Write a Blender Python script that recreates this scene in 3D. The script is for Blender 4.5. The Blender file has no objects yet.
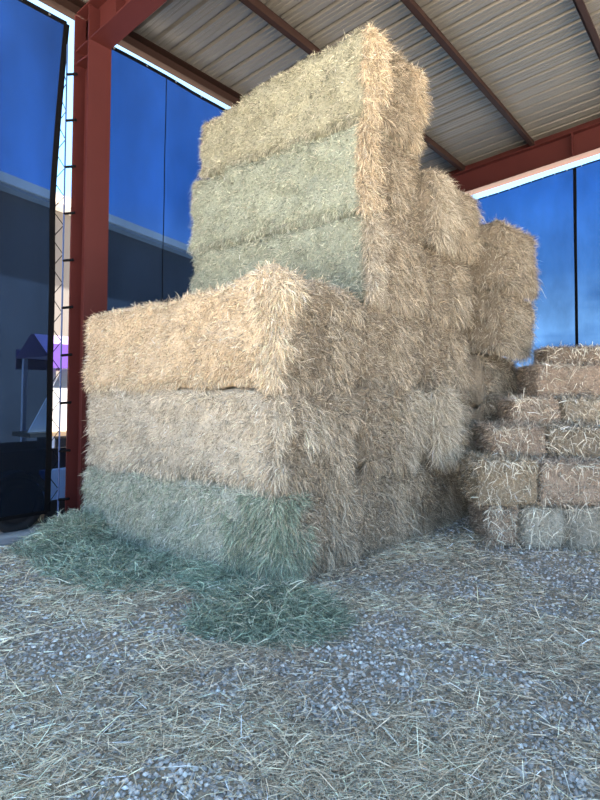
import bpy, math, random
import numpy as np
from mathutils import Vector, Matrix

rng = np.random.default_rng(7)
random.seed(7)
scene = bpy.context.scene
C = scene.collection

# ------------------------------------------------------------------ camera
YAW = 38.8
cam_d = bpy.data.cameras.new('camera'); cam = bpy.data.objects.new('camera', cam_d); C.objects.link(cam)
cam_d.sensor_width = 36.0; cam_d.lens = 560 / 800 * 36; cam_d.clip_start = 0.05; cam_d.clip_end = 500
cam_d.shift_y = -26.6 / 800
cam.location = (0, 0, 1.65)
cam.matrix_world = (Matrix.Translation((0, 0, 1.65)) @ Matrix.Rotation(math.radians(YAW), 4, 'Z')
                    @ Matrix.Rotation(math.radians(92.0), 4, 'X') @ Matrix.Rotation(math.radians(0.3), 4, 'Z'))
scene.camera = cam

# ------------------------------------------------------------------ sky
world = bpy.data.worlds.new('sky'); scene.world = world; world.use_nodes = True
nt = world.node_tree; nt.nodes.clear()
def N(t, kind, **kw):
    n = t.nodes.new(kind)
    for k, v in kw.items(): setattr(n, k, v)
    return n
w_out = N(nt, 'ShaderNodeOutputWorld'); w_bg = N(nt, 'ShaderNodeBackground')
w_tc = N(nt, 'ShaderNodeTexCoord'); w_sep = N(nt, 'ShaderNodeSeparateXYZ')
w_ramp = N(nt, 'ShaderNodeValToRGB')
nt.links.new(w_tc.outputs['Generated'], w_sep.inputs[0]); nt.links.new(w_sep.outputs['Z'], w_ramp.inputs['Fac'])
cr = w_ramp.color_ramp
cr.elements[0].position = 0.0; cr.elements[0].color = (0.80, 0.88, 0.96, 1)
cr.elements[1].position = 1.0; cr.elements[1].color = (0.24, 0.36, 0.50, 1)
for pos, colr in ((0.10, (0.70, 0.82, 0.96)), (0.20, (0.50, 0.70, 0.94)), (0.32, (0.21, 0.47, 0.88)), (0.45, (0.20, 0.44, 0.80)), (0.6, (0.23, 0.41, 0.66))):
    e = cr.elements.new(pos); e.color = (*colr, 1)
w_map = N(nt, 'ShaderNodeMapping'); w_map.inputs['Scale'].default_value = (1.0, 1.0, 4.2); w_map.inputs['Location'].default_value = (0.35, 0.1, 0.0)
w_no = N(nt, 'ShaderNodeTexNoise'); w_no.inputs['Scale'].default_value = 4.3; w_no.inputs['Detail'].default_value = 7; w_no.inputs['Roughness'].default_value = 0.55
w_cr = N(nt, 'ShaderNodeValToRGB'); w_cr.color_ramp.elements[0].position = 0.44; w_cr.color_ramp.elements[1].position = 0.60
w_cr.color_ramp.elements[0].color = (0, 0, 0, 1); w_cr.color_ramp.elements[1].color = (0.8, 0.8, 0.8, 1)
w_mix = N(nt, 'ShaderNodeMix', data_type='RGBA'); w_mix.inputs['B'].default_value = (1.9, 1.8, 1.7, 1)
nt.links.new(w_tc.outputs['Generated'], w_map.inputs[0]); nt.links.new(w_map.outputs[0], w_no.inputs[0])
nt.links.new(w_no.outputs['Fac'], w_cr.inputs[0])
w_lo = N(nt, 'ShaderNodeMapRange'); w_lo.inputs['From Min'].default_value = 0.10; w_lo.inputs['From Max'].default_value = 0.20
w_lo.inputs['To Min'].default_value = 1.0; w_lo.inputs['To Max'].default_value = 0.0
w_mu = N(nt, 'ShaderNodeMath', operation='MULTIPLY'); nt.links.new(w_sep.outputs['Z'], w_lo.inputs[0]); nt.links.new(w_lo.outputs[0], w_mu.inputs[1])
nt.links.new(w_cr.outputs[0], w_mu.inputs[0]); nt.links.new(w_mu.outputs[0], w_mix.inputs['Factor'])
nt.links.new(w_ramp.outputs[0], w_mix.inputs['A']); nt.links.new(w_mix.outputs['Result'], w_bg.inputs['Color'])
w_bg.inputs['Strength'].default_value = 1.0
nt.links.new(w_bg.outputs[0], w_out.inputs[0])

# ------------------------------------------------------------------ sun: from behind the back wall, shaded by the roof
sun_d = bpy.data.lights.new('sun', 'SUN'); sun = bpy.data.objects.new('sun', sun_d); C.objects.link(sun)
sun_d.energy = 18.0; sun_d.angle = math.radians(0.6); sun_d.color = (1.0, 0.93, 0.83)
sun.rotation_euler = Vector((-0.10, -0.34, -0.94)).to_track_quat('-Z', 'Y').to_euler()
sun.location = (0, 20, 30)

scene.view_settings.view_transform = 'Standard'; scene.view_settings.look = 'None'
scene.view_settings.exposure = 2.02; scene.view_settings.gamma = 1.0; scene.view_settings.use_curve_mapping = False

# ------------------------------------------------------------------ helpers
def tag(o, label=None, cat=None, group=None, kind=None):
    if label: o['label'] = label
    if cat: o['category'] = cat
    if group: o['group'] = group
    if kind: o['kind'] = kind
    return o
def empty(name, loc=(0, 0, 0), rz=0.0):
    o = bpy.data.objects.new(name, None); C.objects.link(o); o.location = loc; o.rotation_euler = (0, 0, rz); return o

def obj_np(name, verts, faces, mat, parent=None, smooth=False, cols=None):
    """faces: list of (k, int array nxk) blocks"""
    me = bpy.data.meshes.new(name)
    verts = np.ascontiguousarray(verts, dtype=np.float32)
    if not isinstance(faces, list): faces = [faces]
    faces = [np.asarray(f, dtype=np.int32) for f in faces if len(f)]
    me.vertices.add(len(verts)); me.vertices.foreach_set('co', verts.ravel())
    nl = sum(f.size for f in faces); npoly = sum(len(f) for f in faces)
    me.loops.add(nl); me.polygons.add(npoly)
    me.loops.foreach_set('vertex_index', np.concatenate([f.ravel() for f in faces]).astype(np.int32))
    starts = []; p = 0
    for f in faces:
        k = f.shape[1]; starts.append(p + np.arange(len(f)) * k); p += f.size
    me.polygons.foreach_set('loop_start', np.concatenate(starts).astype(np.int32))
    if smooth: me.polygons.foreach_set('use_smooth', np.ones(npoly, dtype=bool))
    me.update(calc_edges=True); me.validate()
    if cols is not None:
        a = me.color_attributes.new('tint', 'FLOAT_COLOR', 'POINT')
        c = np.ones((len(verts), 4), dtype=np.float32); c[:, :3] = cols
        a.data.foreach_set('color', c.ravel())
    me.materials.append(mat)
    o = bpy.data.objects.new(name, me); C.objects.link(o)
    if parent is not None: o.parent = parent
    return o

class MB:
    """collects simple solids into one mesh"""
    def __init__(s): s.v = []; s.f = []
    def add(s, vs, fs):
        b = len(s.v); s.v += [tuple(v) for v in vs]; s.f += [tuple(i + b for i in f) for f in fs]; return s
    def box(s, a, b):
        x0, y0, z0 = a; x1, y1, z1 = b
        return s.add([(x0,y0,z0),(x1,y0,z0),(x1,y1,z0),(x0,y1,z0),(x0,y0,z1),(x1,y0,z1),(x1,y1,z1),(x0,y1,z1)],
                     [(3,2,1,0),(4,5,6,7),(0,1,5,4),(1,2,6,5),(2,3,7,6),(3,0,4,7)])
    def prism(s, prof, axis, a, b):
        """extrude a closed profile of (p, q) pairs along axis from a to b"""
        n = len(prof)
        def mk(p, q, t): return {'X': (t, p, q), 'Y': (p, t, q), 'Z': (p, q, t)}[axis]
        vs = [mk(p, q, a) for p, q in prof] + [mk(p, q, b) for p, q in prof]
        fs = [tuple(range(n))[::-1], tuple(range(n, 2 * n))] + [(i, (i + 1) % n, n + (i + 1) % n, n + i) for i in range(n)]
        return s.add(vs, fs)
    def tube(s, pts, r, seg=6):
        pts = [Vector(p) for p in pts]; rings = []
        for i, p in enumerate(pts):
            d = (pts[min(i + 1, len(pts) - 1)] - pts[max(i - 1, 0)]).normalized()
            u = d.cross(Vector((0, 0, 1)));
            if u.length < 1e-3: u = d.cross(Vector((1, 0, 0)))
            u.normalize(); w = d.cross(u)
            rings.append([p + u * (r * math.cos(2 * math.pi * k / seg)) + w * (r * math.sin(2 * math.pi * k / seg)) for k in range(seg)])
        vs = [v for rg in rings for v in rg]; fs = []
        for i in range(len(rings) - 1):
            for k in range(seg):
                fs.append((i*seg+k, i*seg+(k+1)%seg, (i+1)*seg+(k+1)%seg, (i+1)*seg+k))
        fs.append(tuple(range(seg))[::-1]); fs.append(tuple((len(rings)-1)*seg + k for k in range(seg)))
        return s.add(vs, fs)
    def build(s, name, mat, parent=None, smooth=False):
        me = bpy.data.meshes.new(name); me.from_pydata(s.v, [], s.f); me.materials.append(mat); me.update()
        if smooth:
            for p in me.polygons: p.use_smooth = True
        o = bpy.data.objects.new(name, me); C.objects.link(o)
        if parent is not None: o.parent = parent
        return o

# ---- vectorised value noise
def _h(ix, iy, iz, seed):
    h = (ix.astype(np.int64) * 374761393 + iy.astype(np.int64) * 668265263 + iz.astype(np.int64) * 2147483647 + seed * 1274126177) & 0x7fffffff
    h = ((h ^ (h >> 13)) * 1274126177) & 0x7fffffff
    h = ((h ^ (h >> 16)) * 374761393) & 0x7fffffff
    return ((h ^ (h >> 15)) & 0xffff) / 65535.0
def vnoise(p, seed=0):
    p = np.asarray(p, dtype=np.float64); i = np.floor(p).astype(np.int64); f = p - i; f = f * f * (3 - 2 * f)
    r = 0
    for dx in (0, 1):
        for dy in (0, 1):
            for dz in (0, 1):
                w = (f[:, 0] if dx else 1 - f[:, 0]) * (f[:, 1] if dy else 1 - f[:, 1]) * (f[:, 2] if dz else 1 - f[:, 2])
                r = r + w * _h(i[:, 0] + dx, i[:, 1] + dy, i[:, 2] + dz, seed)
    return r * 2 - 1
def fbm(p, seed=0, o=3):
    r = 0; a = 1.0; p = np.asarray(p, dtype=np.float64)
    for k in range(o): r = r + a * vnoise(p * 2 ** k, seed + k * 17); a *= 0.5
    return r / (2 - 2 ** (1 - o))

# ------------------------------------------------------------------ materials
def mat_base(name):
    m = bpy.data.materials.new(name); m.use_nodes = True; t = m.node_tree
    return m, t, t.nodes['Principled BSDF']
def plain(name, col, rough=0.6, var=0.12, scale=6.0, metal=0.0, bump=0.0, spec=0.5):
    m, t, b = mat_base(name)
    tc = N(t, 'ShaderNodeTexCoord'); no = N(t, 'ShaderNodeTexNoise'); no.inputs['Scale'].default_value = scale; no.inputs['Detail'].default_value = 6
    mx = N(t, 'ShaderNodeMix', data_type='RGBA')
    mx.inputs['A'].default_value = (*[c * (1 - var) for c in col], 1); mx.inputs['B'].default_value = (*[min(1, c * (1 + var)) for c in col], 1)
    t.links.new(tc.outputs['Object'], no.inputs[0]); t.links.new(no.outputs['Fac'], mx.inputs['Factor']); t.links.new(mx.outputs['Result'], b.inputs['Base Color'])
    b.inputs['Roughness'].default_value = rough; b.inputs['Metallic'].default_value = metal; b.inputs['Specular IOR Level'].default_value = spec
    if bump:
        bp = N(t, 'ShaderNodeBump'); bp.inputs['Strength'].default_value = bump; bp.inputs['Distance'].default_value = 0.02
        t.links.new(no.outputs['Fac'], bp.inputs['Height']); t.links.new(bp.outputs[0], b.inputs['Normal'])
    return m
def tinted(name, rough=0.85, bump=0.0, trans=0.0, spec=0.2, nscale=60.0):
    """colour from the per-piece tint attribute, with fine procedural grain"""
    m, t, b = mat_base(name)
    at = N(t, 'ShaderNodeAttribute'); at.attribute_name = 'tint'
    tc = N(t, 'ShaderNodeTexCoord'); no = N(t, 'ShaderNodeTexNoise'); no.inputs['Scale'].default_value = nscale; no.inputs['Detail'].default_value = 4
    mr = N(t, 'ShaderNodeMapRange'); mr.inputs['To Min'].default_value = 0.6; mr.inputs['To Max'].default_value = 1.4
    mx = N(t, 'ShaderNodeMix', data_type='RGBA'); mx.blend_type = 'MULTIPLY'; mx.inputs['Factor'].default_value = 1
    t.links.new(tc.outputs['Object'], no.inputs[0]); t.links.new(no.outputs['Fac'], mr.inputs[0])
    t.links.new(at.outputs['Color'], mx.inputs['A']); t.links.new(mr.outputs[0], mx.inputs['B']); t.links.new(mx.outputs['Result'], b.inputs['Base Color'])
    b.inputs['Roughness'].default_value = rough; b.inputs['Specular IOR Level'].default_value = spec
    if bump:
        bp = N(t, 'ShaderNodeBump'); bp.inputs['Strength'].default_value = bump; bp.inputs['Distance'].default_value = 0.03
        t.links.new(no.outputs['Fac'], bp.inputs['Height']); t.links.new(bp.outputs[0], b.inputs['Normal'])
    return m
M = {}
M['hay_core'] = tinted('hay core', 0.95, bump=1.0, nscale=45)
M['straw'] = tinted('straw', 0.7, spec=0.3)
M['stone'] = tinted('stone', 0.8, nscale=90)
M['red'] = plain('red oxide paint', (0.060, 0.0145, 0.0135), 0.5, 0.14, 2.5, bump=0.05, spec=0.15)
M['brown'] = plain('brown purlin paint', (0.026, 0.0135, 0.011), 0.65, 0.15, 3.0, spec=0.1)
M['roof'] = plain('galvanised sheet', (0.135, 0.127, 0.114), 0.45, 0.12, 1.5, metal=0.2)
M['black'] = plain('black webbing', (0.003, 0.003, 0.004), 0.9, 0.2, 20, spec=0.1)
M['cable'] = plain('steel cable', (0.03, 0.06, 0.16), 0.5, 0.2, 20)
M['grommet'] = plain('grommet', (0.5, 0.5, 0.5), 0.35, 0.1, 10, metal=1)

def mesh_cloth(name, trans):
    """open-weave shade mesh: part of the light passes straight through its holes, tinted by the weave"""
    m, t, b = mat_base(name)
    b.inputs['Base Color'].default_value = (0.004, 0.006, 0.010, 1); b.inputs['Roughness'].default_value = 0.9; b.inputs['Specular IOR Level'].default_value = 0.05
    tc = N(t, 'ShaderNodeTexCoord'); no = N(t, 'ShaderNodeTexNoise'); no.inputs['Scale'].default_value = 1.1; no.inputs['Detail'].default_value = 5
    no.inputs['Roughness'].default_value = 0.6
    mp = N(t, 'ShaderNodeMapping'); mp.inputs['Scale'].default_value = (1, 1, 0.45)
    t.links.new(tc.outputs['Object'], mp.inputs[0]); t.links.new(mp.outputs[0], no.inputs[0])
    mr = N(t, 'ShaderNodeMapRange'); mr.inputs['From Min'].default_value = 0.3; mr.inputs['From Max'].default_value = 0.7
    mr.inputs['To Min'].default_value = 0.52; mr.inputs['To Max'].default_value = 1.08
    t.links.new(no.outputs['Fac'], mr.inputs[0])
    mx = N(t, 'ShaderNodeMix', data_type='RGBA'); mx.blend_type = 'MULTIPLY'; mx.inputs['Factor'].default_value = 1
    mx.inputs['A'].default_value = (*trans, 1); t.links.new(mr.outputs[0], mx.inputs['B'])
    tr = N(t, 'ShaderNodeBsdfTransparent'); t.links.new(mx.outputs['Result'], tr.inputs[0])
    ad = N(t, 'ShaderNodeAddShader'); t.links.new(tr.outputs[0], ad.inputs[0]); t.links.new(b.outputs[0], ad.inputs[1])
    t.links.new(ad.outputs[0], t.nodes['Material Output'].inputs['Surface'])
    return m
M['mesh_side'] = mesh_cloth('shade mesh side', (0.030, 0.068, 0.160))
M['mesh_back'] = mesh_cloth('shade mesh back', (0.036, 0.092, 0.200))

# ground
m, t, b = mat_base('dirt and gravel'); M['ground'] = m
tc = N(t, 'ShaderNodeTexCoord'); n1 = N(t, 'ShaderNodeTexNoise'); n1.inputs['Scale'].default_value = 1.3; n1.inputs['Detail'].default_value = 8
n2 = N(t, 'ShaderNodeTexVoronoi'); n2.inputs['Scale'].default_value = 42
r1 = N(t, 'ShaderNodeValToRGB'); r1.color_ramp.elements[0].position = 0.35; r1.color_ramp.elements[1].position = 0.68
r1.color_ramp.elements[0].color = (0.29, 0.24, 0.19, 1); r1.color_ramp.elements[1].color = (0.36, 0.28, 0.19, 1)
mr = N(t, 'ShaderNodeMapRange'); mr.inputs['To Min'].default_value = 0.6; mr.inputs['To Max'].default_value = 1.25
mx = N(t, 'ShaderNodeMix', data_type='RGBA'); mx.blend_type = 'MULTIPLY'; mx.inputs['Factor'].default_value = 1
t.links.new(tc.outputs['Object'], n1.inputs[0]); t.links.new(tc.outputs['Object'], n2.inputs[0]); t.links.new(n1.outputs['Fac'], r1.inputs[0])
t.links.new(n2.outputs['Color'], mr.inputs[0]); t.links.new(r1.outputs[0], mx.inputs['A']); t.links.new(mr.outputs[0], mx.inputs['B'])
t.links.new(mx.outputs['Result'], b.inputs['Base Color']); b.inputs['Roughness'].default_value = 0.95
bp = N(t, 'ShaderNodeBump'); bp.inputs['Strength'].default_value = 0.7; bp.inputs['Distance'].default_value = 0.02
t.links.new(n2.outputs['Distance'], bp.inputs['Height']); t.links.new(bp.outputs[0], b.inputs['Normal'])

M['yard'] = plain('sunlit yard gravel', (0.50, 0.44, 0.36), 0.95, 0.2, 0.8)
M['concrete'] = plain('concrete', (0.30, 0.29, 0.29), 0.9, 0.15, 4, bump=0.1)
M['wall'] = plain('pale wall', (0.075, 0.066, 0.062), 0.9, 0.06, 1)
M['fascia'] = plain('fascia', (0.42, 0.36, 0.31), 0.7, 0.06, 2)
M['groof'] = plain('grey roof', (0.28, 0.27, 0.27), 0.6, 0.1, 2)
M['glass'] = plain('window glass', (0.25, 0.30, 0.38), 0.1, 0.1, 2)
M['purple'] = plain('purple canvas', (0.17, 0.075, 0.50), 0.8, 0.12, 5)
M['dpurple'] = plain('dark purple canvas', (0.045, 0.02, 0.10), 0.8, 0.12, 5)
M['white'] = plain('white vinyl', (0.82, 0.80, 0.78), 0.6, 0.04, 5)
M['lblue'] = plain('light blue plastic', (0.25, 0.42, 0.75), 0.5, 0.06, 5)
M['dark'] = plain('dark paint', (0.012, 0.012, 0.016), 0.6, 0.2, 5)
M['rubber'] = plain('tyre rubber', (0.010, 0.011, 0.014), 0.7, 0.2, 12, bump=0.2)
M['post'] = plain('pale post', (0.6, 0.58, 0.62), 0.6, 0.05, 5)
M['wood'] = plain('weathered wood', (0.25, 0.17, 0.10), 0.8, 0.2, 8)

# ------------------------------------------------------------------ ground
def gz(x, y):
    p = np.stack([np.asarray(x, float), np.asarray(y, float), np.zeros_like(np.asarray(x, float))], 1)
    near = np.clip((12 - np.hypot(p[:, 0], p[:, 1] - 3)) / 3, 0, 1)
    return near * (0.022 * fbm(p * 0.9, 3, 3) + 0.010 * fbm(p * 4.0, 9, 2)) - 0.012
gx = np.linspace(-7.4, 7, 190); gy = np.linspace(-1.4, 12.2, 190)
GX, GY = np.meshgrid(gx, gy); V = np.stack([GX.ravel(), GY.ravel(), gz(GX.ravel(), GY.ravel())], 1)
I = np.arange(190 * 190).reshape(190, 190)
Q = np.stack([I[:-1, :-1].ravel(), I[:-1, 1:].ravel(), I[1:, 1:].ravel(), I[1:, :-1].ravel()], 1)
floor = tag(obj_np('floor', V, Q, M['ground'], smooth=True), kind='structure')
tag(floor, 'dirt and gravel barn floor strewn with straw', None)
yard = MB()
for (a, bb) in (((-90, -90), (90, -1.35)), ((-90, 12.15), (90, 110)), ((-90, -1.35), (-7.3, 12.15)), ((6.95, -1.35), (90, 12.15))):
    yard.box((a[0], a[1], -0.3), (bb[0], bb[1], -0.02))
tag(yard.build('yard_ground', M['yard']), 'pale gravel yard around the barn', None, kind='structure')

# ------------------------------------------------------------------ frame of the shed
WX = -6.55          # plane of the side curtains
BY = 11.8          # plane of the end frame
P = 0.10           # roof pitch, rising towards +X
def roof_z(x): return 6.37 + P * (x - WX)      # underside level of the purlins
def isec_profile(w, d, tf=0.018, tw=0.012):
    h = d / 2
    return [(-w/2,-h),(w/2,-h),(w/2,-h+tf),(tw/2,-h+tf),(tw/2,h-tf),(w/2,h-tf),(w/2,h),(-w/2,h),(-w/2,h-tf),(-tw/2,h-tf),(-tw/2,-h+tf),(-w/2,-h+tf)]
def column(y, x, zt, label):
    root = empty('steel_column', (x, y, -0.02))
    w, d = 0.31, 0.34
    MB().box((d/2 - 0.02, -w/2, 0), (d/2, w/2, zt)).build('flange', M['red'], root)
    MB().box((-d/2, -w/2, 0), (-d/2 + 0.02, w/2, zt)).build('flange', M['red'], root)
    MB().box((-d/2 + 0.02, -0.008, 0), (d/2 - 0.02, 0.008, zt)).build('web', M['red'], root)
    MB().box((-d/2 + 0.02, -w/2 + 0.012, zt - 0.62), (d/2 - 0.02, w/2 - 0.012, zt - 0.60)).build('stiffener', M['red'], root)
    MB().box((-0.24, -0.22, 0), (0.24, 0.22, 0.03)).build('base_plate', M['red'], root)
    tag(root, label, 'column')
    return root
COLX, COLY = -6.32, 3.70
column(COLY, COLX, 6.36, 'dark red steel column standing between the two side curtains')
column(BY, COLX, 6.36, 'dark red steel column in the far corner behind the hay stack')

def rafter(y, x0, x1, label, taper=0.0):
    root = empty('roof_rafter', (x0, y, 0))
    L = x1 - x0; w, d = 0.28, 0.50
    def slab(za, zb, ya, yb, name):
        mb = MB(); vs = []
        for x in (0, L):
            for yy in (ya, yb):
                for zz in (za, zb): vs.append((x, yy, roof_z(x0 + x) + zz + (taper * x if zz < -0.1 else 0)))
        mb.add(vs, [(0,1,3,2),(4,6,7,5),(0,4,5,1),(2,3,7,6),(0,2,6,4),(1,5,7,3)]); mb.build(name, M['red'], root)
    slab(-d, -d + 0.02, -w/2, w/2, 'bottom_flange'); slab(-0.02, 0, -w/2, w/2, 'top_flange'); slab(-d + 0.02, -0.02, -0.008, 0.008, 'web')
    for k in range(4):
        xx = 0.9 + k * 3.0
        z = roof_z(x0 + xx)
        for s in (-1, 1):
            MB().box((xx - 0.008, min(s * 0.008, s * w / 2), z - d + 0.02 + taper * xx), (xx + 0.008, max(s * 0.008, s * w / 2), z - 0.02)).build('stiffener', M['red'], root)
    tag(root, label, 'beam'); return root
rafter(COLY, COLX - 0.2, 6.4, 'red steel roof beam on top of the column by the side curtains', 0.022)
rafter(BY, COLX - 0.2, 6.4, 'red steel roof beam above the far end curtains')

def purlin(x, label, h=0.20):
    z = roof_z(x); root = empty('roof_purlin', (x, 0.95, z)); L = BY + 0.12 - 0.95
    MB().box((-0.005, 0, 0), (0.005, L, h)).build('web', M['brown'], root)
    MB().box((-0.005, 0, 0), (0.085, L, 0.010)).build('bottom_flange', M['brown'], root)
    MB().box((-0.085, 0, h - 0.010), (0.005, L, h)).build('top_flange', M['brown'], root)
    MB().box((0.075, 0, 0.010), (0.085, L, 0.032)).build('lip', M['brown'], root)
    tag(root, label, 'purlin', 'roof purlins'); return root
for x, lb in ((-4.88, 'brown steel purlin under the roof, first from the side curtains'),
              (-3.40, 'brown steel purlin passing over the tall hay stack towards the red end beam'),
              (-1.72, 'brown steel purlin in the upper right corner'),
              (-0.05, 'brown steel purlin right above the open aisle'), (1.6, 'brown steel purlin on the open right side of the shed'),
              (3.2, 'brown steel purlin second from the open right edge'), (4.8, 'brown steel purlin nearest the open right edge')):
    purlin(x, lb)
# eave strut over the side curtains
es = empty('eave_strut', (WX - 0.05, 0.95, roof_z(WX) + 0.0))
Ls = BY - 0.85
MB().box((-0.006, 0, 0), (0.006, Ls, 0.20)).build('web', M['brown'], es)
MB().box((-0.006, 0, -0.01), (0.13, Ls, 0)).build('bottom_flange', M['brown'], es)
MB().box((-0.006, 0, 0.19), (0.13, Ls, 0.20)).build('top_flange', M['brown'], es)
tag(es, 'dark brown eave beam running above the side curtains', 'beam')

# roof sheets
ceil = empty('ceiling', (0, 0, 0)); tag(ceil, 'ribbed galvanised metal roof seen from below', None, kind='structure')
RX0, RX1 = WX - 0.07, 6.6
prof = []
for k in range(3):
    b0 = k * 0.305
    prof += [(b0, 0), (b0 + 0.035, 0), (b0 + 0.055, 0.045), (b0 + 0.095, 0.045), (b0 + 0.115, 0),
             (b0 + 0.155, 0), (b0 + 0.163, 0.008), (b0 + 0.180, 0.008), (b0 + 0.188, 0), (b0 + 0.228, 0), (b0 + 0.236, 0.008), (b0 + 0.253, 0.008), (b0 + 0.261, 0)]
prof.append((0.915, 0))
vs = []
for x in (RX0, RX1):
    for (yy, zz) in prof: vs.append((x, yy, roof_z(x) + 0.202 + zz))
n = len(prof)
top = [(x, y, z + 0.004) for (x, y, z) in vs]
fs = [(i, i + 1, n + i + 1, n + i) for i in range(n - 1)] + [(2*n + i + 1, 2*n + i, 3*n + i, 3*n + i + 1) for i in range(n - 1)]
sheet_me = bpy.data.meshes.new('roof_sheet'); sheet_me.from_pydata(vs + top, [], fs); sheet_me.materials.append(M['roof']); sheet_me.update()
y = BY + 0.14 - 12 * 0.915
while y < BY + 0.1:
    o = bpy.data.objects.new('roof_sheet', sheet_me); C.objects.link(o); o.parent = ceil; o.location = (0, y, 0); y += 0.915

mb = MB()  # added strip, keeps outside light from showing in the gap above the far beam
vs = [(x, yy, roof_z(x) + zz) for x in (WX - 0.05, 6.4) for yy in (BY + 0.125, BY + 0.14) for zz in (-0.01, 0.20)]
mb.add(vs, [(0,1,3,2),(4,6,7,5),(0,4,5,1),(2,3,7,6),(0,2,6,4),(1,5,7,3)])
tag(mb.build('trim_2', M['red']), 'added red light-blocking strip between the far end beam and the roof sheets', None, kind='structure')

# ------------------------------------------------------------------ shade mesh curtains
def curtain(name, axis, a0, a1, fixed, z0, z1, mat, label, seams=(), e0=None, e1=None, seed=1, rim=0.035, zt=None, grom=True):
    """axis 'Y': hangs in the plane X=fixed from Y=a0 to a1. e0/e1(z): edge offsets; zt(a): top height"""
    nu, nv = 46, 46
    U, Vv = np.meshgrid(np.linspace(0, 1, nu), np.linspace(0, 1, nv))
    U = U.ravel(); Vv = Vv.ravel()
    A = a0 + (a1 - a0) * U
    T = np.full_like(A, z1) if zt is None else np.array([zt(a) for a in A])
    Z = z0 + (T - z0) * Vv
    lo = np.array([e0(z) for z in Z]) if e0 else 0 * Z
    hi = np.array([e1(z) for z in Z]) if e1 else 0 * Z
    A = A + lo * (1 - U) ** 3 + hi * U ** 3
    pn = np.stack([A * 0.9, Z * 0.5, 0 * A + seed * 7.1], 1)
    D = 0.05 * fbm(pn, seed, 3) + 0.02 * np.sin(A * 2.1 + Z * 0.7)
    Vt = np.stack([fixed + D, A, Z], 1) if axis == 'Y' else np.stack([A, fixed + D, Z], 1)
    I = np.arange(nu * nv).reshape(nv, nu)
    Q = np.stack([I[:-1, :-1].ravel(), I[:-1, 1:].ravel(), I[1:, 1:].ravel(), I[1:, :-1].ravel()], 1)
    org = Vt[I[0, nu // 2]].copy(); root = empty(name, org); Vt = Vt - org
    obj_np('mesh_panel', Vt, Q, mat, root, smooth=True)
    G = Vt.reshape(nv, nu, 3)
    def band(line, w, name, m):
        line = np.asarray(line); nl = len(line); mb = MB()
        d = np.gradient(line, axis=0); d /= np.linalg.norm(d, axis=1)[:, None]
        nrm = np.array([1.0, 0, 0]) if axis == 'Y' else np.array([0, 1.0, 0])
        s = np.cross(d, nrm) * w / 2
        th = nrm * 0.006
        ring = [np.stack([line + s * 1 + th, line - s + th, line - s - th, line + s - th], 1)][0].reshape(-1, 3)
        fs = []
        for i in range(nl - 1):
            for k in range(4): fs.append((i*4+k, i*4+(k+1)%4, (i+1)*4+(k+1)%4, (i+1)*4+k))
        fs += [(0, 1, 2, 3), ((nl-1)*4+3, (nl-1)*4+2, (nl-1)*4+1, (nl-1)*4)]
        mb.add(ring, fs); return mb.build(name, m, root)
    band(G[:, 0], rim * 2, 'side_hem', M['black']); band(G[:, -1], rim * 2, 'side_hem', M['black'])
    band(G[-1, :], rim * 1.6, 'top_hem', M['black']); band(G[0, :], rim * 1.2, 'bottom_hem', M['black'])
    for u in seams:
        i = int(round(u * (nu - 1))); band(G[:, i], 0.007, 'seam', M['black'])
    if grom:
        nrm = Vector((0.012, 0, 0)) if axis == 'Y' else Vector((0, -0.012, 0))
        for i in range(1, nu, 3):
            c = Vector(G[-1, i]); MB().tube([c - nrm, c + nrm], 0.014, 8).build('grommet', M['grommet'], root)
    tag(root, label, 'curtain')
    return root, Vt.reshape(nv, nu, 3) + org

ctop = roof_z(WX) - 0.14
cl, G1 = curtain('mesh_curtain', 'Y', -1.6, COLY - 0.20, WX, 0.22, ctop, M['mesh_side'],
             'dark shade mesh curtain hanging left of the red column', seams=(), seed=2,
             e1=lambda z: -0.14 + 0.10 * max(0, (z - 3.6) / 2.3) ** 1.5)
c2, G2 = curtain('mesh_curtain', 'Y', COLY + 0.26, BY - 0.12, WX, 0.20, ctop, M['mesh_side'],
             'dark shade mesh curtain between the red column and the tall hay stack', seams=(0.125,), seed=5, rim=0.03)
bt = lambda x: roof_z(x) - 0.50 - 0.17
b1, G3 = curtain('mesh_curtain', 'X', COLX + 0.3, -2.595, BY + 0.02, 0.10, 6, M['mesh_back'],
             'blue shade mesh curtain on the far end behind the hay stack', seed=8, zt=bt, rim=0.016)
b2, G4 = curtain('mesh_curtain', 'X', -2.625, 3.6, BY + 0.04, 0.10, 6, M['mesh_back'],
             'blue shade mesh curtain on the far end at the right edge', seed=11, zt=bt, rim=0.016)

# lacing between the left curtain and a steel cable beside the column
CY = COLY - 0.225
cab = empty('tension_cable', (WX + 0.03, CY, 0))
MB().tube([(0, 0, 0.02), (0, 0, 5.95)], 0.011, 6).build('cable', M['cable'], cab)
for k in range(10):
    z = 0.35 + k * 0.58
    MB().tube([(0, 0, z), (0.10, 0.085, z + 0.012)], 0.017, 5).build('tie', M['black'], cab)
tag(cab, 'thin steel cable tied to the left side of the red column', 'cable')
edge = G1[:, -1]
zs = np.linspace(0.3, ctop - 0.05, 34); pts = []
for k, z in enumerate(zs):
    ey = np.interp(z, edge[:, 2], edge[:, 1]); ex = np.interp(z, edge[:, 2], edge[:, 0])
    pts.append((ex + 0.012, ey - 0.01, z) if k % 2 == 0 else (WX + 0.03, CY, z))
lc = MB()
for a, bb in zip(pts[:-1], pts[1:]): lc.tube([a, bb], 0.0048, 4)
lo = lc.build('lacing_cord', M['black']); tag(lo, 'thin black cord zigzagging between the left curtain and the cable', 'cord')
zs2 = np.linspace(0.4, ctop - 0.1, 9)
e2 = G2[:, 0]; tc_ = empty('tie_cord', (COLX, COLY + 0.2, 0))
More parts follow.
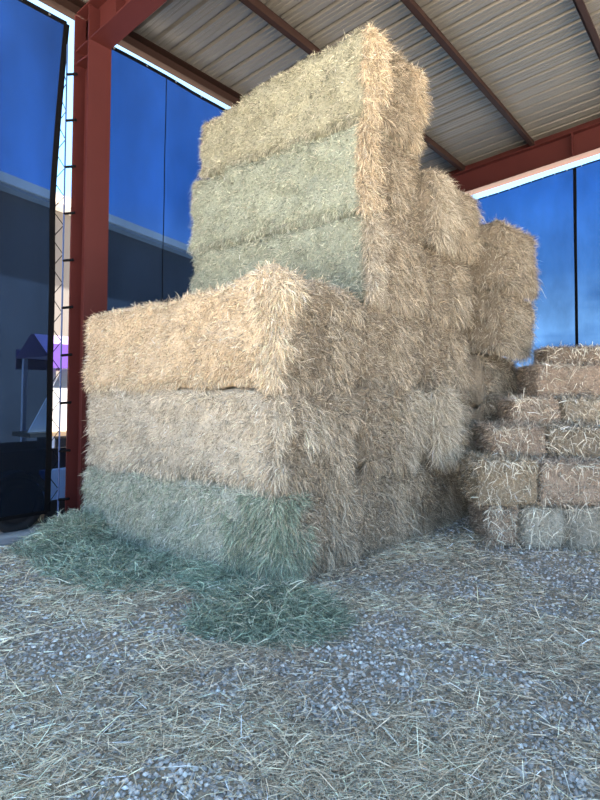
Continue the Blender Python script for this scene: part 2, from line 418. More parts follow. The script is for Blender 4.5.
for z in zs2:
    ey = np.interp(z, e2[:, 2], e2[:, 1]); ex = np.interp(z, e2[:, 2], e2[:, 0])
    MB().tube([(ex + 0.02 - COLX, ey + 0.02 - COLY - 0.2, z), (-0.14, -0.06, z + 0.05)], 0.005, 4).build('tie', M['black'], tc_)
tag(tc_, 'short black ties holding the second curtain to the red column', 'cord')

# ------------------------------------------------------------------ outside on the left
bd = empty('neighbour_building', (-14.85, 6.3, 0), math.radians(13.4))
BL0, BL1 = -14, 26
MB().box((-9, BL0, -0.3), (0, BL1, 6.78)).build('wall', M['wall'], bd)
MB().box((-9.4, BL0 - 0.4, 6.78), (0.35, BL1 + 0.4, 6.86)).build('soffit', M['groof'], bd)
MB().box((0.25, BL0 - 0.4, 6.86), (0.42, BL1 + 0.4, 7.10)).build('fascia', M['fascia'], bd)
MB().prism([(0.42, 7.0), (-4.5, 8.0), (-9.5, 7.0)], 'Y', BL0 - 0.4, BL1 + 0.4).build('roof', M['groof'], bd)
for k in range(8):
    y0 = BL0 + 3 + k * 4.6
    wd = MB().box((-0.05, y0, 1.1), (0.03, y0 + 1.5, 2.5)).build('window', M['white'], bd)
    MB().box((0.03, y0 + 0.08, 1.18), (0.04, y0 + 1.42, 2.42)).build('pane', M['glass'], wd)
tag(bd, 'pale building with a light eave seen outside past the left curtain', 'building')

st = empty('market_stall', (-8.05, 4.55, -0.02))
MB().prism([(-0.5, 2.16), (0.5, 2.16), (0.05, 2.50), (-0.05, 2.50)], 'Y', -0.7, 1.3).build('canopy', M['dpurple'], st)
MB().box((0.48, -0.7, 2.00), (0.50, 1.3, 2.34)).build('valance', M['purple'], st)
MB().box((-0.50, -0.7, 2.00), (-0.48, 1.3, 2.30)).build('valance', M['dpurple'], st)
MB().add([(0.45, -0.95, 1.12), (0.45, 1.25, 1.12), (0.45, 1.25, 2.06), (0.45, -0.45, 2.06),
          (0.47, -0.95, 1.12), (0.47, 1.25, 1.12), (0.47, 1.25, 2.06), (0.47, -0.45, 2.06)],
         [(3,2,1,0),(4,5,6,7),(0,1,5,4),(1,2,6,5),(2,3,7,6),(3,0,4,7)]).build('banner', M['white'], st)
MB().box((0.0, -0.95, 1.05), (0.52, 1.3, 1.11)).build('counter', M['wood'], st)
for (px, py) in ((0.42, -0.6), (0.42, 1.2), (-0.42, -0.6), (-0.42, 1.2), (0.42, -0.25)):
    MB().box((px - 0.03, py - 0.03, 0), (px + 0.03, py + 0.03, 2.16)).build('post', M['post'], st)
MB().box((-0.2, -0.5, 0.05), (0.35, 1.2, 1.0)).build('crate_shelf', M['dark'], st)
tag(st, 'purple and white market stall outside, seen through the gap by the red column', 'stall')
cb = empty('cool_box', (-7.12, 3.85, -0.02))
MB().box((-0.22, -0.35, 0.30), (0.22, 0.35, 0.62)).build('box', M['lblue'], cb)
MB().box((-0.24, -0.37, 0.62), (0.24, 0.37, 0.68)).build('lid', M['lblue'], cb)
MB().box((-0.22, -0.35, 0.02), (0.22, 0.35, 0.295)).build('base', M['dark'], cb)
tag(cb, 'light blue cool box on a black base outside beside the red column', 'box')

def wheel(parent, loc, r=0.33, w=0.2):
    """wheel turning about the X axis"""
    seg = 28; pr = [(-w/2, r*0.62), (-w/2, r*0.90), (-w*0.36, r*0.985), (w*0.36, r*0.985), (w/2, r*0.90), (w/2, r*0.62)]
    vs = []; fs = []; n = len(pr)
    for k in range(seg):
        a = 2*math.pi*k/seg
        for (px, rr) in pr: vs.append((loc[0]+px, loc[1]+rr*math.cos(a), loc[2]+rr*math.sin(a)))
    for k in range(seg):
        for j in range(n): fs.append((k*n+j, k*n+(j+1)%n, ((k+1)%seg)*n+(j+1)%n, ((k+1)%seg)*n+j))
    tyre = MB().add(vs, fs).build('tyre', M['rubber'], parent, True)
    MB().tube([(loc[0]-w*0.35, loc[1], loc[2]), (loc[0]+w*0.4, loc[1], loc[2])], r*0.63, 20).build('rim', M['dark'], tyre)
tr = empty('utility_trailer', (-7.0, 3.12, -0.03))
MB().box((-1.3, -1.4, 0.52), (-0.02, 1.0, 0.60)).build('deck', M['dark'], tr)
MB().box((-0.06, -1.4, 0.60), (-0.02, 1.0, 0.95)).build('side_board', M['dark'], tr)
MB().box((-1.3, -1.4, 0.60), (-1.26, 1.0, 0.95)).build('side_board', M['dark'], tr)
fpts = [(0.33*1.18*math.cos(a), 0.33 + 0.33*1.18*math.sin(a)) for a in np.linspace(0.25, math.pi-0.25, 12)]
fm = MB()
for (p0, p1) in zip(fpts[:-1], fpts[1:]):
    fm.add([(0.01,p0[0],p0[1]),(0.25,p0[0],p0[1]),(0.25,p1[0],p1[1]),(0.01,p1[0],p1[1]),(0.01,p0[0],p0[1]+.012),(0.25,p0[0],p0[1]+.012),(0.25,p1[0],p1[1]+.012),(0.01,p1[0],p1[1]+.012)],
           [(3,2,1,0),(4,5,6,7),(0,1,5,4),(1,2,6,5),(2,3,7,6),(3,0,4,7)])
fm.build('fender', M['dark'], tr)
wheel(tr, (0.13, 0, 0.33)); wheel(tr, (-1.45, 0, 0.33))
MB().tube([(-1.45, 0, 0.33), (0.1, 0, 0.33)], 0.03, 8).build('axle', M['dark'], tr)
tag(tr, 'black trailer with a dark tyre parked behind the foot of the left curtain', 'trailer')

# ------------------------------------------------------------------ hay
def blades(P0, D, L, W, droop, col, bend=0.35):
    """thin bent straw blades: base pair, mid pair, tip"""
    n = len(P0); D = D / np.linalg.norm(D, axis=1)[:, None]
    rv = rng.normal(size=(n, 3)); S = np.cross(D, rv); S /= np.linalg.norm(S, axis=1)[:, None] + 1e-9
    b = np.cross(S, D) * rng.normal(0, bend, n)[:, None]
    mid = P0 + D * (L * 0.55)[:, None] + b * (L * 0.25)[:, None] + np.array([0, 0, -1.0]) * (L * droop * 0.25)[:, None]
    tip = P0 + D * L[:, None] + b * (L * 0.1)[:, None] + np.array([0, 0, -1.0]) * (L * droop)[:, None]
    w = S * (W / 2)[:, None]
    V = np.empty((n, 5, 3)); V[:, 0] = P0 - w; V[:, 1] = P0 + w; V[:, 2] = mid + w * 0.9; V[:, 3] = mid - w * 0.9; V[:, 4] = tip
    base = (np.arange(n) * 5)[:, None]
    return V.reshape(-1, 3), base + np.array([[0, 1, 2, 3]]), base + np.array([[3, 2, 4]]), np.repeat(col, 5, axis=0)
class Straw:
    def __init__(s): s.v = []; s.q = []; s.t = []; s.c = []; s.n = 0
    def add(s, *a, **k):
        v, q, t_, c = blades(*a, **k); s.v.append(v); s.q.append(q + s.n); s.t.append(t_ + s.n); s.c.append(c); s.n += len(v)
    def build(s, name, parent=None):
        o = obj_np(name, np.concatenate(s.v), [np.concatenate(s.q), np.concatenate(s.t)], M['straw'], parent, cols=np.concatenate(s.c))
        o['kind'] = 'stuff'; return o

TAN = np.array([0.36, 0.295, 0.215]); GOLD = np.array([0.68, 0.54, 0.375]); PALE = np.array([0.58, 0.50, 0.385]); GREEN = np.array([0.275, 0.335, 0.245])
SAGE = np.array([0.38, 0.37, 0.275]); GREYG = np.array([0.325, 0.35, 0.275]); BROWN = np.array([0.335, 0.255, 0.19]); WHITE = np.array([0.68, 0.62, 0.50])
def mixcol(ca, cb, f): return ca[None, :] * (1 - f[:, None]) + cb[None, :] * f[:, None]
def strand_cols(base, n, pale=0.2, dark=0.2, pc=WHITE):
    c = base * np.exp(rng.normal(-0.03, 0.38, n))[:, None]
    r = rng.random(n)
    k = r < pale; c[k] = c[k] * 0.35 + pc * 0.65 * np.exp(rng.normal(0, 0.12, k.sum()))[:, None]
    k = r > 1 - dark; c[k] *= 0.5
    return np.clip(c, 0.01, 0.9)

class Bale:
    def __init__(s, dims, centre, rz=0.0, seed=1, r=0.145, amp=1.45, bumps=(), tilt=(0, 0), topflat=True, wedge=0.0):
        s.topflat = topflat; s.wedge = wedge
        s.h = np.array(dims) / 2; s.c = np.array(centre, float); s.rz = rz; s.seed = seed; s.r = r; s.amp = amp; s.bumps = bumps
        s.R = np.array((Matrix.Rotation(rz, 3, 'Z') @ Matrix.Rotation(tilt[0], 3, 'X') @ Matrix.Rotation(tilt[1], 3, 'Y')))
    def surf(s, p):
        """p on the plain box surface (local) -> displaced local point and normal"""
        inner = s.h - s.r; q = np.clip(p, -inner, inner); d = p - q; n = d / (np.linalg.norm(d, axis=1)[:, None] + 1e-9)
        pn = p + s.seed * 13.7
        disp = s.amp * (0.050 * fbm(pn * 2.0, s.seed, 2) + 0.034 * fbm(pn * 7.0, s.seed + 5, 2) + 0.016 * vnoise(pn * np.array([17, 17, 5]), s.seed + 9))
        for (bc, rad, a) in s.bumps:
            dd = np.linalg.norm((p - np.array(bc)) / np.array(rad), axis=1); disp = disp + a * np.exp(-dd ** 2 * 2)
        bottom = np.clip((p[:, 2] + s.h[2]) / 0.1, 0, 1); nz = n.copy()
        # bottoms and tops stay flat where bales bear on one another
        disp = np.where((np.abs(n[:, 2]) > 0.8) & (s.topflat | (n[:, 2] < 0)), np.minimum(disp * 0.4, 0.004), disp)
        out = q + n * (s.r + disp)[:, None]
        if s.wedge:                     # the bale is squashed thinner towards its far end
            out[:, 2] = -s.h[2] + (out[:, 2] + s.h[2]) * (1 - s.wedge * np.clip((s.h[0] - p[:, 0]) / (2 * s.h[0]), 0, 1))
        return out, n
    def world(s, p): return p @ s.R.T + s.c
    def face_pts(s, face, n, a=None, b=None):
        """random points on a face: 'F' -y, 'R' +x, 'T' +z, 'L' -x, 'B' +y"""
        u = rng.random(n) * 2 - 1 if a is None else a; v = rng.random(n) * 2 - 1 if b is None else b
        hx, hy, hz = s.h; o = np.ones(n)
        return {'F': lambda: np.stack([u * hx, -hy * o, v * hz], 1), 'R': lambda: np.stack([hx * o, u * hy, v * hz], 1),
                'T': lambda: np.stack([u * hx, v * hy, hz * o], 1), 'L': lambda: np.stack([-hx * o, u * hy, v * hz], 1),
                'B': lambda: np.stack([u * hx, hy * o, v * hz], 1)}[face]()
    def core(s, name, parent, colf, res=0.055):
        vs = []; qs = []; k0 = 0
        hx, hy, hz = s.h
        for ax, sg in ((0, 1), (0, -1), (1, 1), (1, -1), (2, 1), (2, -1)):
            o1, o2 = [a for a in (0, 1, 2) if a != ax]
            n1 = max(4, int(2 * s.h[o1] / res)); n2 = max(4, int(2 * s.h[o2] / res))
            A, B = np.meshgrid(np.linspace(-1, 1, n1), np.linspace(-1, 1, n2)); p = np.zeros((n1 * n2, 3))
            p[:, o1] = A.ravel() * s.h[o1]; p[:, o2] = B.ravel() * s.h[o2]; p[:, ax] = sg * s.h[ax]
            I = np.arange(n1 * n2).reshape(n2, n1) + k0
            q = np.stack([I[:-1, :-1].ravel(), I[:-1, 1:].ravel(), I[1:, 1:].ravel(), I[1:, :-1].ravel()], 1)
            if (sg > 0) == (ax == 1): q = q[:, ::-1]
            vs.append(p); qs.append(q); k0 += n1 * n2
        p = np.concatenate(vs); sp, nn = s.surf(p)
        o = obj_np(name, s.world(sp) - s.org, np.concatenate(qs), M['hay_core'], parent, smooth=True, cols=colf(p, nn) * 0.85)  # core tint darkened to paint shade into the cavities between blades
        return o
    def build(s, name, label, colf, faces, group=None, cat='hay bale', extra=None, width=0.0048, pale=0.16, dark=0.2):
        """faces: {face: (per m2, len_lo, len_hi, out, down, rand)}"""
        s.org = s.c - np.array([0, 0, s.h[2]])
        root = empty(name, s.org); tag(root, label, cat, group)
        s.core('core', root, colf)
        st = Straw()
        for f, (dens, l0, l1, out, down, rnd) in faces.items():
            ar = {'F': 4*s.h[0]*s.h[2], 'B': 4*s.h[0]*s.h[2], 'R': 4*s.h[1]*s.h[2], 'L': 4*s.h[1]*s.h[2], 'T': 4*s.h[0]*s.h[1]}[f]
            n = int(ar * dens); p = s.face_pts(f, n); sp, nn = s.surf(p)
            cl = fbm(p * 7 + s.seed, s.seed + 30, 2)                        # tufts: direction and length vary in clumps
            cl2 = fbm(p * 7 + s.seed + 50, s.seed + 31, 2)
            tang = np.cross(nn, np.array([0, 0, 1.0])); 
            D = nn * (out * (0.7 + 0.6 * rng.random(n)))[:, None] + np.array([0, 0, -1.0]) * down + tang * (cl2 * 0.9)[:, None] + rng.normal(0, rnd, (n, 3))
            L = (l0 + (l1 - l0) * rng.random(n) ** 1.5) * (1 + 0.5 * cl)
            W = width * (0.6 + 0.8 * rng.random(n))
            st.add(s.world(sp - nn * 0.012) - s.org, D @ s.R.T, L, W, np.full(n, 0.15), strand_cols(colf(p, nn), n, pale, dark), bend=0.7)
        if s.h[0] > 1:
            ec = colf(np.zeros((1, 3)), np.array([[1.0, 0, 0]]))[0]
            extra = list(extra or []) + [fringe('R', -1, 1, -1.0, -0.82, 1500, 0.10, 0.26, 0.35, 0.9, ec * 1.1, pale=0.2),
                                         fringe('R', 0.85, 1, -1.0, 1.0, 900, 0.08, 0.22, 0.35, 0.6, ec * 1.05, pale=0.2)]
        if 'F' in faces and s.h[0] > 1:
            extra = list(extra or []) + [fringe('F', -1, 1, -1.0, -0.88, 2600, 0.06, 0.17, 0.4, 0.9, colf(np.zeros((1, 3)), np.array([[0, -1.0, 0]]))[0], pale=0.2),
                                         fringe('F', -1, 1, 0.85, 1.0, 1500, 0.06, 0.15, 0.5, 0.1, colf(np.zeros((1, 3)), np.array([[0, -1.0, 0]]))[0], pale=0.2)]
        if extra:
            for ex in extra: ex(s, st)
        st.build('straw', root)
        return root

def fringe(face, u0, u1, v0, v1, n, l0, l1, out, down, col, rnd=0.68, edge=None, width=0.0048, pale=0.3, side=0.0):
    """shaggy overhanging tufts on a patch of a face; u,v in -1..1; edge: falloff of density towards u1"""
    def go(s, st):
        k = 70
        a = u0 + (u1 - u0) * rng.random(n) ** (edge or 1.0); b = v0 + (v1 - v0) * rng.random(n)
        p = s.face_pts(face, n, a, b); keep = fbm(p * 6 + 3, s.seed + 70, 2) > -0.35 + 0.9 * (np.abs(a - u0) / max(1e-3, abs(u1 - u0)) - 0.5)
        p = p[keep]; m_ = len(p); sp, nn = s.surf(p)
        cl = fbm(p * 11, s.seed + 80, 2)
        tang = np.cross(nn, np.array([0, 0, 1.0]))
        D = nn * out + np.array([0, 0, -1.0]) * down + tang * (side + cl * 1.1)[:, None] + rng.normal(0, rnd, (m_, 3))
        L = 0.60 * (l0 + (l1 - l0) * rng.random(m_) ** 1.5) * (1 + 0.5 * cl)
        c = strand_cols(np.repeat(col[None, :], m_, 0), m_, pale, 0.1)
        st.add(s.world(sp + nn * 0.02 * rng.random(m_)[:, None]) - s.org, D @ s.R.T, L, width * (0.6 + 0.8 * rng.random(m_)), np.full(m_, 0.35), c, bend=0.8)
    return go

def two_tone(front, end, seed=0, front2=None, end2=None, corner=None, cw=0.25):
    """front (long cut side) and end colours, broken up in patches; corner: colour wrapping onto the end face"""
    front2 = front * 0.85 if front2 is None else front2; end2 = end * 0.78 if end2 is None else end2
    def f(p, n):
        a = np.clip(fbm(p * 3.1 + seed, seed + 40, 3) * 1.6 * 0.5 + 0.5, 0, 1)
        cf = mixcol(front, front2, a); ce = mixcol(end, end2, a)
        w = np.clip(n[:, 0] * 1.6 - 0.3, 0, 1)[:, None]
        c = cf * (1 - w) + ce * w
        return c
    return f

XR = -3.0; YF = 3.56; BW = 1.25; LH = 0.86
FRONT = (11000, 0.03, 0.10, 0.40, 0.45, 0.60)
FRONT2 = (8000, 0.03, 0.10, 0.40, 0.45, 0.60)
END = (10000, 0.05, 0.15, 0.28, 0.32, 0.65)
ENDF = (7500, 0.05, 0.16, 0.28, 0.32, 0.65)
TOP = (1400, 0.05, 0.14, 0.35, 0.0, 0.6)
LEFT = (1800, 0.05, 0.13, 0.5, 0.5, 0.45)
def big(col, layer, L, front, end, faces, label, dx=0.0, dy=0.0, seed=0, z0=None, h=None, w=BW, extra=None, bumps=(), front2=None, end2=None, tilt=(0, 0), pale=0.2, wedge=0.0):
    hs = {1: [0.82, 0.87, 0.98], 2: [0.86, 0.87, 0.88, 0.92, 0.96, 1.0], 3: [0.86, 0.86, 0.86, 0.86, 0.88]}.get(col, [LH] * 6)
    h = h or hs[layer - 1]; z0 = sum(hs[:layer - 1]) if z0 is None else z0
    c = (XR + dx - L / 2, YF + (col - 0.5) * BW + dy, z0 + h / 2)
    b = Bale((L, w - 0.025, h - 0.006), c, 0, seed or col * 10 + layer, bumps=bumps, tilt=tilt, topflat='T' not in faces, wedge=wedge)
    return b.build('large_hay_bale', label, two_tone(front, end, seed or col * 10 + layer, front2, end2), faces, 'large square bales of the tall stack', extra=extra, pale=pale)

# first column: three bales
big(1, 1, 2.98, np.array([0.42, 0.455, 0.375]), TAN, {'F': FRONT, 'R': END, 'L': LEFT}, 'green large hay bale at the bottom front of the stack, spilling onto the floor', dx=-0.09, dy=-0.05,
    bumps=[((1.475, -0.5, -0.05), (0.30, 0.42, 0.45), 0.10)], front2=np.array([0.58, 0.585, 0.49]),
    extra=[fringe('R', -1, -0.35, -0.95, 0.95, 9000, 0.10, 0.24, 0.45, 0.8, GREEN * 0.95, edge=1.3, pale=0.2),
           fringe('F', -1, 1, -0.95, 0.98, 5000, 0.06, 0.14, 0.4, 0.7, GREEN * 0.95, pale=0.15), fringe('F', 1, 0.6, -0.95, 0.95, 5000, 0.08, 0.2, 0.5, 0.8, GREEN, edge=1.3, pale=0.2),
           fringe('R', 0.1, 1.0, -0.9, 0.9, 3500, 0.15, 0.32, 0.35, 0.85, TAN * 1.1)])
big(1, 2, 2.97, PALE * 1.08, TAN, {'F': FRONT, 'R': END, 'L': LEFT}, 'pale tan large hay bale in the middle of the front, on the green bale', dx=-0.11, dy=-0.05,
    front2=np.array([0.53, 0.475, 0.385]),
    extra=[fringe('R', -1, -0.75, -0.9, 0.9, 2600, 0.08, 0.2, 0.5, 0.6, PALE, pale=0.3), fringe('R', 0.1, 1.0, -0.95, 0.5, 4000, 0.12, 0.3, 0.35, 0.9, TAN * 1.15),
           fringe('R', -0.5, 0.1, -0.2, 0.9, 1600, 0.12, 0.3, 0.35, 0.9, PALE)])
big(1, 3, 2.95, GOLD, TAN, {'F': FRONT, 'R': END, 'L': LEFT, 'T': TOP}, 'golden large hay bale on top of the short front stack', dx=-0.09, dy=-0.05,
    front2=GOLD * 0.9, wedge=0.12, bumps=[((1.4, -0.4, 0.46), (0.9, 0.6, 0.3), 0.07)],
    extra=[fringe('R', -1, -0.7, -1, 1, 5500, 0.08, 0.22, 0.3, 0.8, GOLD * 1.05, edge=1.2, pale=0.4),
           fringe('F', 1, 0.86, -1, 1, 3000, 0.08, 0.2, 0.5, 0.7, GOLD * 1.08, pale=0.4),
           fringe('R', 0.2, 1.0, -0.9, 0.9, 2500, 0.12, 0.26, 0.35, 0.9, TAN * 1.1)])
# second column: six bales, the upper three show their long sides
LBL2 = {1: 'lowest large hay bale of the six high column', 2: 'second large hay bale from the floor in the six high column',
        3: 'third large hay bale from the floor in the six high column', 4: 'grey-green large hay bale just above the golden front bale',
        5: 'grey-green large hay bale second from the top of the tall column', 6: 'topmost large hay bale under the roof, sage green side'}
for k in range(1, 7):
    fr = {4: GREYG * 1.10, 5: GREYG * 1.17, 6: SAGE * 1.12}.get(k, TAN)
    fc = {'R': END}
    if k >= 4: fc['F'] = FRONT2; fc['L'] = LEFT
    if k == 6: fc['T'] = TOP
    ex = [fringe('R', -0.2, 0.9, -0.95, 0.6, 3200, 0.12, 0.3, 0.35, 0.9, TAN * (1.15 if k != 5 else 1.0))]
    if k >= 4:
        gc = {4: PALE * 0.85, 5: GOLD * 0.85, 6: GOLD}[k]
        ex += [fringe('R', -1, -0.45, -1, 1, 5200, 0.10, 0.26, 0.5, 0.8, gc, edge=1.2, pale=0.35)]
        if k >= 5: ex += [fringe('F', 1, 0.93, -1, 1, 1800, 0.07, 0.16, 0.5, 0.8, gc, pale=0.35)]
    if k == 2: ex += [fringe('R', 0.25, 1, -0.95, 0.9, 5000, 0.12, 0.34, 0.4, 0.8, PALE * 0.85, pale=0.35)]
    if k == 6: ex += [fringe('R', 0.4, 1, -0.9, 1, 3200, 0.12, 0.28, 0.4, 0.8, GOLD * 0.8)]
    big(2, k, {4: 2.78, 5: 2.76}.get(k, 2.66), fr, TAN * (1.0 if k < 5 else 0.95), fc, LBL2[k], dx={1: -0.07, 2: -0.02, 3: -0.07, 4: 0.01, 5: -0.05, 6: 0.03}[k], extra=ex, front2=fr * 0.84, wedge=0.30 if k == 6 else 0.0)
# third column: five bales
for k in range(1, 6):
    dx = {1: -0.03, 2: 0.12, 3: 0.0, 4: 0.06, 5: 0.15}[k]
    fc = {'R': ENDF}
    if k == 5: fc['T'] = TOP
    ex = [fringe('R', 0.0, 1.0, -0.9, 0.6, 2600, 0.14, 0.32, 0.35, 0.9, TAN * 1.1)]
    if k in (2, 5):
        ex += [fringe('R', -1, 0.0 if k == 2 else -0.1, -0.9, 1, 8000, 0.14, 0.34, 0.38, 0.8, PALE * (0.9 if k == 2 else 0.8), pale=0.35, edge=1.2)]
        fc['F'] = (2500, 0.06, 0.15, 0.5, 0.6, 0.4)
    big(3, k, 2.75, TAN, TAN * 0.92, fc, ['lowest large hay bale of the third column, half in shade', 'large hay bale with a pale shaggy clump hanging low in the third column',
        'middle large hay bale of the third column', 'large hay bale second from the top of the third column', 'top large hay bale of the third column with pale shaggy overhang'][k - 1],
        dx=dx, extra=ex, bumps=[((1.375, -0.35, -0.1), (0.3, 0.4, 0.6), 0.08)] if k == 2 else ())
# fourth column: lower three set back, the two upper ones jut out
for k in range(1, 6):
    zz = [0, 0.73, 1.46, 2.20, 3.06][k - 1]; hh = [0.73, 0.73, 0.74, 0.86, 0.93][k - 1]
    dx = [0.16, 0.22, 0.26, 0.50, 0.55][k - 1]
    fc = {'R': ENDF}
    if k >= 4: fc['F'] = (4500, 0.06, 0.16, 0.45, 0.7, 0.42)
    if k == 5: fc['T'] = TOP
    ex = [fringe('R', -0.6, 1.0, -0.9, 0.6, 2200, 0.14, 0.3, 0.35, 0.9, TAN * 0.95)]
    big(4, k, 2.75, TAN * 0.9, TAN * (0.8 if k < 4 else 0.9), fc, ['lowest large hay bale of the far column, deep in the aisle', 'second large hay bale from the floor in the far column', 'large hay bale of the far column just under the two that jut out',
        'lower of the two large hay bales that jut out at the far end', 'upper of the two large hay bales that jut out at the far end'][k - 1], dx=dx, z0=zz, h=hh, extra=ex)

# ------------------------------------------------------------------ small bales, stepped stack on the right
SYAW = math.radians(34)
sa = math.radians(YAW)
def campt(px, depth):       # ground point at an image column and depth along the view axis (for laying out the stack)
    R = (px - 300) / 560 * depth
    return np.array([R * math.cos(sa) - depth * math.sin(sa), R * math.sin(sa) + depth * math.cos(sa)])
S0 = campt(485, 6.1)
sx = np.array([math.cos(SYAW), math.sin(SYAW)]); sy = np.array([-math.sin(SYAW), math.cos(SYAW)])
def along(px, sb):          # distance along the stack's face whose corner shows at an image column
    q = S0 + sy * sb; lo_, hi_ = -2.0, 4.0
    for _ in range(40):
        m_ = (lo_ + hi_) / 2; w_ = q + sx * m_
        R = w_[0] * math.cos(sa) + w_[1] * math.sin(sa); F = -w_[0] * math.sin(sa) + w_[1] * math.cos(sa)
        if 300 + 560 * R / F < px: lo_ = m_
        else: hi_ = m_
    return lo_
rows = [  # image columns of the left and right end, setback, depth, z0, z1, colour, label
    (485, 520, 0.0, 0.95, 0.0, 0.45, BROWN * 1.25, 'small brown straw bale at the bottom corner of the stepped stack'),
    (521, 566, 0.02, 0.95, 0.0, 0.44, WHITE * 0.85, 'small bleached straw bale with whitish end in the bottom row'),
    (567, 630, -0.02, 0.95, 0.0, 0.45, WHITE * 0.65, 'small bleached straw bale in the bottom row at the right edge'),
    (475, 538, -0.03, 0.95, 0.45, 0.93, np.array([0.44, 0.345, 0.235]), 'small yellowish straw bale in the second row, at the left end'),
    (540, 630, -0.02, 0.95, 0.45, 0.92, BROWN * 1.45, 'long pinkish brown straw bale in the second row at the right edge'),
    (491, 546, 0.45, 0.95, 0.93, 1.27, BROWN * 1.35, 'small straw bale in the third row, left of the pair'),
    (549, 622, 0.44, 0.95, 0.93, 1.27, TAN * 0.9, 'small straw bale in the third row, right of the pair'),
    (512, 561, 0.88, 0.95, 1.27, 1.60, BROWN * 1.45, 'small straw bale in the fourth row, left of the pair'),
    (562, 624, 0.88, 0.95, 1.27, 1.61, TAN * 1.15, 'small pale straw bale in the fourth row, right of the pair'),
    (536, 616, 1.25, 0.95, 1.60, 2.04, BROWN * 1.25, 'small brown straw bale in the fifth row, second from the top'),
    (548, 612, 1.50, 0.70, 2.04, 2.29, BROWN * 0.95, 'dark brown thin straw bale on top of the stepped stack'),
]
rows = [(along(a_, r_[0]), along(b_, r_[0]), *r_) for (a_, b_, *r_) in rows]
for i, (x0, x1, sb, dp, z0, z1, colr, lb) in enumerate(rows):
    cxy = S0 + sx * (x0 + x1) / 2 + sy * (sb + dp / 2)
    bl = Bale((x1 - x0 - 0.022, dp, z1 - z0 - 0.006), (cxy[0], cxy[1], (z0 + z1) / 2), SYAW + math.radians([0, 1.5, -1, 0.8, -0.6, 1, -1.5, 0, 1, 1, -2][i]), 200 + i, r=0.05, amp=0.75)
    ff = {'F': (10000, 0.02, 0.085, 0.32, 0.10, 0.5), 'L': (6000, 0.02, 0.09, 0.32, 0.15, 0.5), 'T': (3500, 0.04, 0.12, 0.10, 0.0, 0.7)}
    rt = bl.build('small_straw_bale', lb, two_tone(colr, colr, 300 + i, colr * 0.7, colr * 0.7), ff, 'small bales of the stepped stack', cat='straw bale', extra=[fringe('F', -1, 1, -0.9, 1, 130, 0.12, 0.30, 0.25, 0.15, WHITE, rnd=0.6, width=0.008, pale=0.6), fringe('F', -1, 1, 0.8, 1, 90, 0.1, 0.26, 0.4, 0.5, WHITE * 0.9, width=0.007)], width=0.005, pale=0.25, dark=0.3)

# ------------------------------------------------------------------ loose hay piles
def mound(name, label, cx, cy, rx, ry, h, rz, col, n, seed, l0=0.08, l1=0.22, col2=None):
    rs = 48; U, T = np.meshgrid(np.linspace(0, 1, 20), np.linspace(0, 2 * math.pi, rs, endpoint=False))
    def prof_pt(u, th):
        x = rx * u * np.cos(th); y = ry * u * np.sin(th)
        z = h * (1 - u ** 2) ** 1.3
        nn = fbm(np.stack([x * 3, y * 3, 0 * x + seed], 1), seed, 3)
        z = z * (1 + 0.35 * nn) + 0.02 * (1 - u)
        c, s_ = math.cos(rz), math.sin(rz)
        return np.stack([x * c - y * s_, x * s_ + y * c, z], 1)
    u = U.ravel(); th = T.ravel(); p = prof_pt(u, th)
    root = empty(name, (cx, cy, -0.01)); tag(root, label, 'hay pile')
    I = np.arange(len(u)).reshape(rs, 20); J = np.roll(I, -1, 0)
    Q = np.stack([I[:, :-1].ravel(), I[:, 1:].ravel(), J[:, 1:].ravel(), J[:, :-1].ravel()], 1)
    col2 = col * 0.7 if col2 is None else col2
    cc = mixcol(col, col2, np.clip(0.5 + 0.8 * fbm(p * 4, seed + 3, 2), 0, 1)) * 0.7
    obj_np('heap', p, Q, M['hay_core'], root, smooth=True, cols=cc)
    st = Straw(); u = np.sqrt(rng.random(n)) * 1.12; th = rng.random(n) * 2 * math.pi
    p = prof_pt(np.minimum(u, 1), th); o = np.maximum(u - 1, 0); p[:, 0] += rx * o * np.cos(th + rz); p[:, 1] += ry * o * np.sin(th + rz)
    p[:, 2] += 0.02 * rng.random(n)
    D = rng.normal(0, 1, (n, 3)); D[:, 2] = D[:, 2] * 0.28 + 0.12
    base = mixcol(col, col2, np.clip(0.5 + 0.9 * fbm(p * 4, seed + 3, 2), 0, 1))
    st.add(p, D, l0 + (l1 - l0) * rng.random(n), 0.0055 * (0.6 + 0.8 * rng.random(n)), np.full(n, 0.2), strand_cols(base, n, 0.16, 0.2), bend=0.9)
    st.build('straw', root); return root
mound('loose_hay_pile', 'loose green hay heaped at the left foot of the green bale', -5.72, 3.28, 0.52, 0.55, 0.27, 0.0, GREEN * 1.35, 10000, 3)
mound('loose_hay_pile', 'loose green hay spread on the floor in front of the heap at the left', -4.95, 3.05, 0.95, 0.45, 0.09, -0.1, GREEN * 1.35, 9000, 4)
mound('loose_hay_pile', 'small pile of loose green hay at the right front corner of the green bale', -2.80, 3.12, 0.52, 0.40, 0.20, 0.7, GREEN * 1.0, 9000, 6)
mound('loose_hay_pile', 'thin drift of green hay dust along the front foot of the green bale', -3.9, 3.45, 1.2, 0.30, 0.06, 0.0, GREEN * 1.5, 5000, 9)

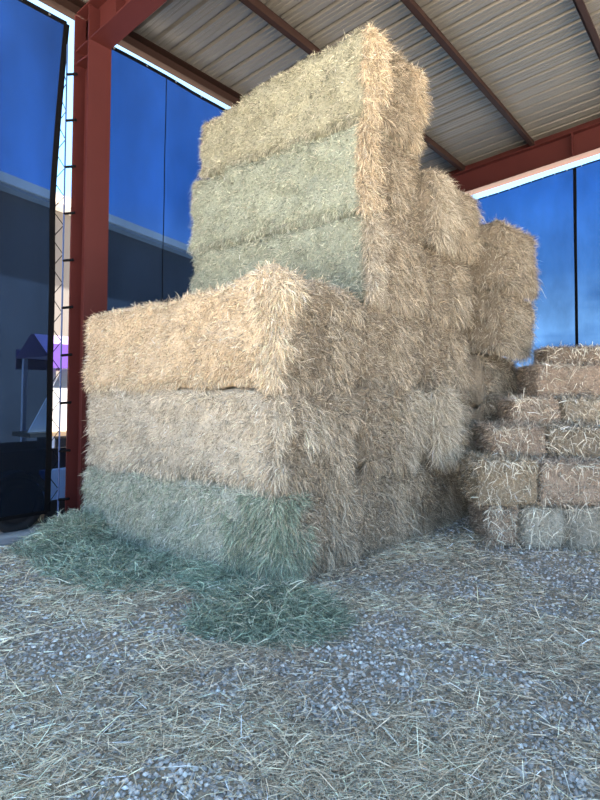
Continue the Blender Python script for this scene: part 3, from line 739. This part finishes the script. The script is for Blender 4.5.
# ------------------------------------------------------------------ litter on the floor
def scatter(n, falloff=1.0):
    """points on the barn floor, denser near the middle of the aisle mouth"""
    pts = np.zeros((0, 2))
    while len(pts) < n:
        r = 0.9 + 8.6 * rng.random(n) ** 1.15; a = math.radians(YAW) + math.radians(90) + rng.uniform(-0.75, 0.75, n)
        p = np.stack([r * np.cos(a), r * np.sin(a)], 1)
        ok = (p[:, 0] > -6.2) & (p[:, 1] < 10.8) & ~((p[:, 0] < XR - 0.15) & (p[:, 1] > YF + 0.1))
        pts = np.concatenate([pts, p[ok]])
    return pts[:n]
def patch(p):
    q = np.stack([p[:, 0], p[:, 1], np.zeros(len(p))], 1)
    # ruts of bare gravel run roughly along the aisle
    return fbm(q * 1.5, 77, 3) + 0.5 * fbm(q * 5, 78, 2)
# straw
p = scatter(260000); pt = patch(p); keep = rng.random(len(p)) < np.clip(0.56 + 1.15 * pt, 0.06, 1.0); p = p[keep]; n = len(p)
st = Straw(); D = rng.normal(0, 1, (n, 3)); D[:, 2] = np.abs(D[:, 2]) * 0.10
P0 = np.stack([p[:, 0], p[:, 1], gz(p[:, 0], p[:, 1]) + 0.004 + 0.022 * rng.random(n)], 1)
dist = np.hypot(p[:, 0], p[:, 1])
leftness = np.clip((-p[:, 0] - p[:, 1] * 0.35 - 0.8) / 1.5, 0, 1)
base = mixcol(np.array([0.47, 0.375, 0.275]), np.array([0.80, 0.65, 0.46]), np.clip(0.42 + 0.6 * leftness + 0.7 * fbm(P0 * 1.1, 90, 2), 0, 1))
st.add(P0, D, 0.025 + 0.17 * rng.random(n) ** 2.6, (0.0016 + 0.0007 * dist) * (0.6 + 0.8 * rng.random(n)), np.full(n, 0.0), strand_cols(base, n, 0.15, 0.25), bend=0.5)
so = st.build('straw_litter'); tag(so, 'loose straw scattered over the barn floor', 'straw')
# gravel
p = scatter(62000); pt = patch(p); keep = rng.random(len(p)) < np.clip(0.52 - 1.2 * pt, 0.04, 1.0); p = p[keep]; n = len(p)
sz = (0.006 + 0.013 * rng.random(n) ** 1.6) * 1.0
oc = np.array([[1,0,0],[-1,0,0],[0,1,0],[0,-1,0],[0,0,1],[0,0,-1]], float)
ft = np.array([[0,2,4],[2,1,4],[1,3,4],[3,0,4],[2,0,5],[1,2,5],[3,1,5],[0,3,5]])
ang = rng.random(n) * 6.28; ca, sn = np.cos(ang), np.sin(ang)
Vs = oc[None] * (0.7 + 0.6 * rng.random((n, 6, 1))) + rng.normal(0, 0.18, (n, 6, 3)); Vs[:, :, 2] *= 0.7; Vs *= sz[:, None, None]
Xr = Vs[:, :, 0] * ca[:, None] - Vs[:, :, 1] * sn[:, None]; Yr = Vs[:, :, 0] * sn[:, None] + Vs[:, :, 1] * ca[:, None]
Vs[:, :, 0] = Xr + p[:, 0:1]; Vs[:, :, 1] = Yr + p[:, 1:2]; Vs[:, :, 2] += (gz(p[:, 0], p[:, 1]) + sz * 0.35)[:, None]
cc = np.array([0.44, 0.405, 0.375])[None] * np.exp(rng.normal(0, 0.35, n))[:, None]
go = obj_np('gravel', Vs.reshape(-1, 3), (np.arange(n) * 6)[:, None, None] .repeat(1, 1).reshape(n, 1, 1).repeat(8, 1).reshape(n * 8, 1) + np.tile(ft, (n, 1)), M['stone'], cols=np.repeat(np.clip(cc, 0.02, 0.8), 6, 0))
tag(go, 'blue-grey crushed gravel lying between the straw', 'gravel', kind='stuff')

# concrete strip along the foot of the side curtains
tag(MB().box((-7.2, -1.4, -0.05), (-6.3, COLY - 0.3, 0.006)).build('trim_1', M['concrete']), 'grey concrete strip along the foot of the left curtain', None, kind='structure')
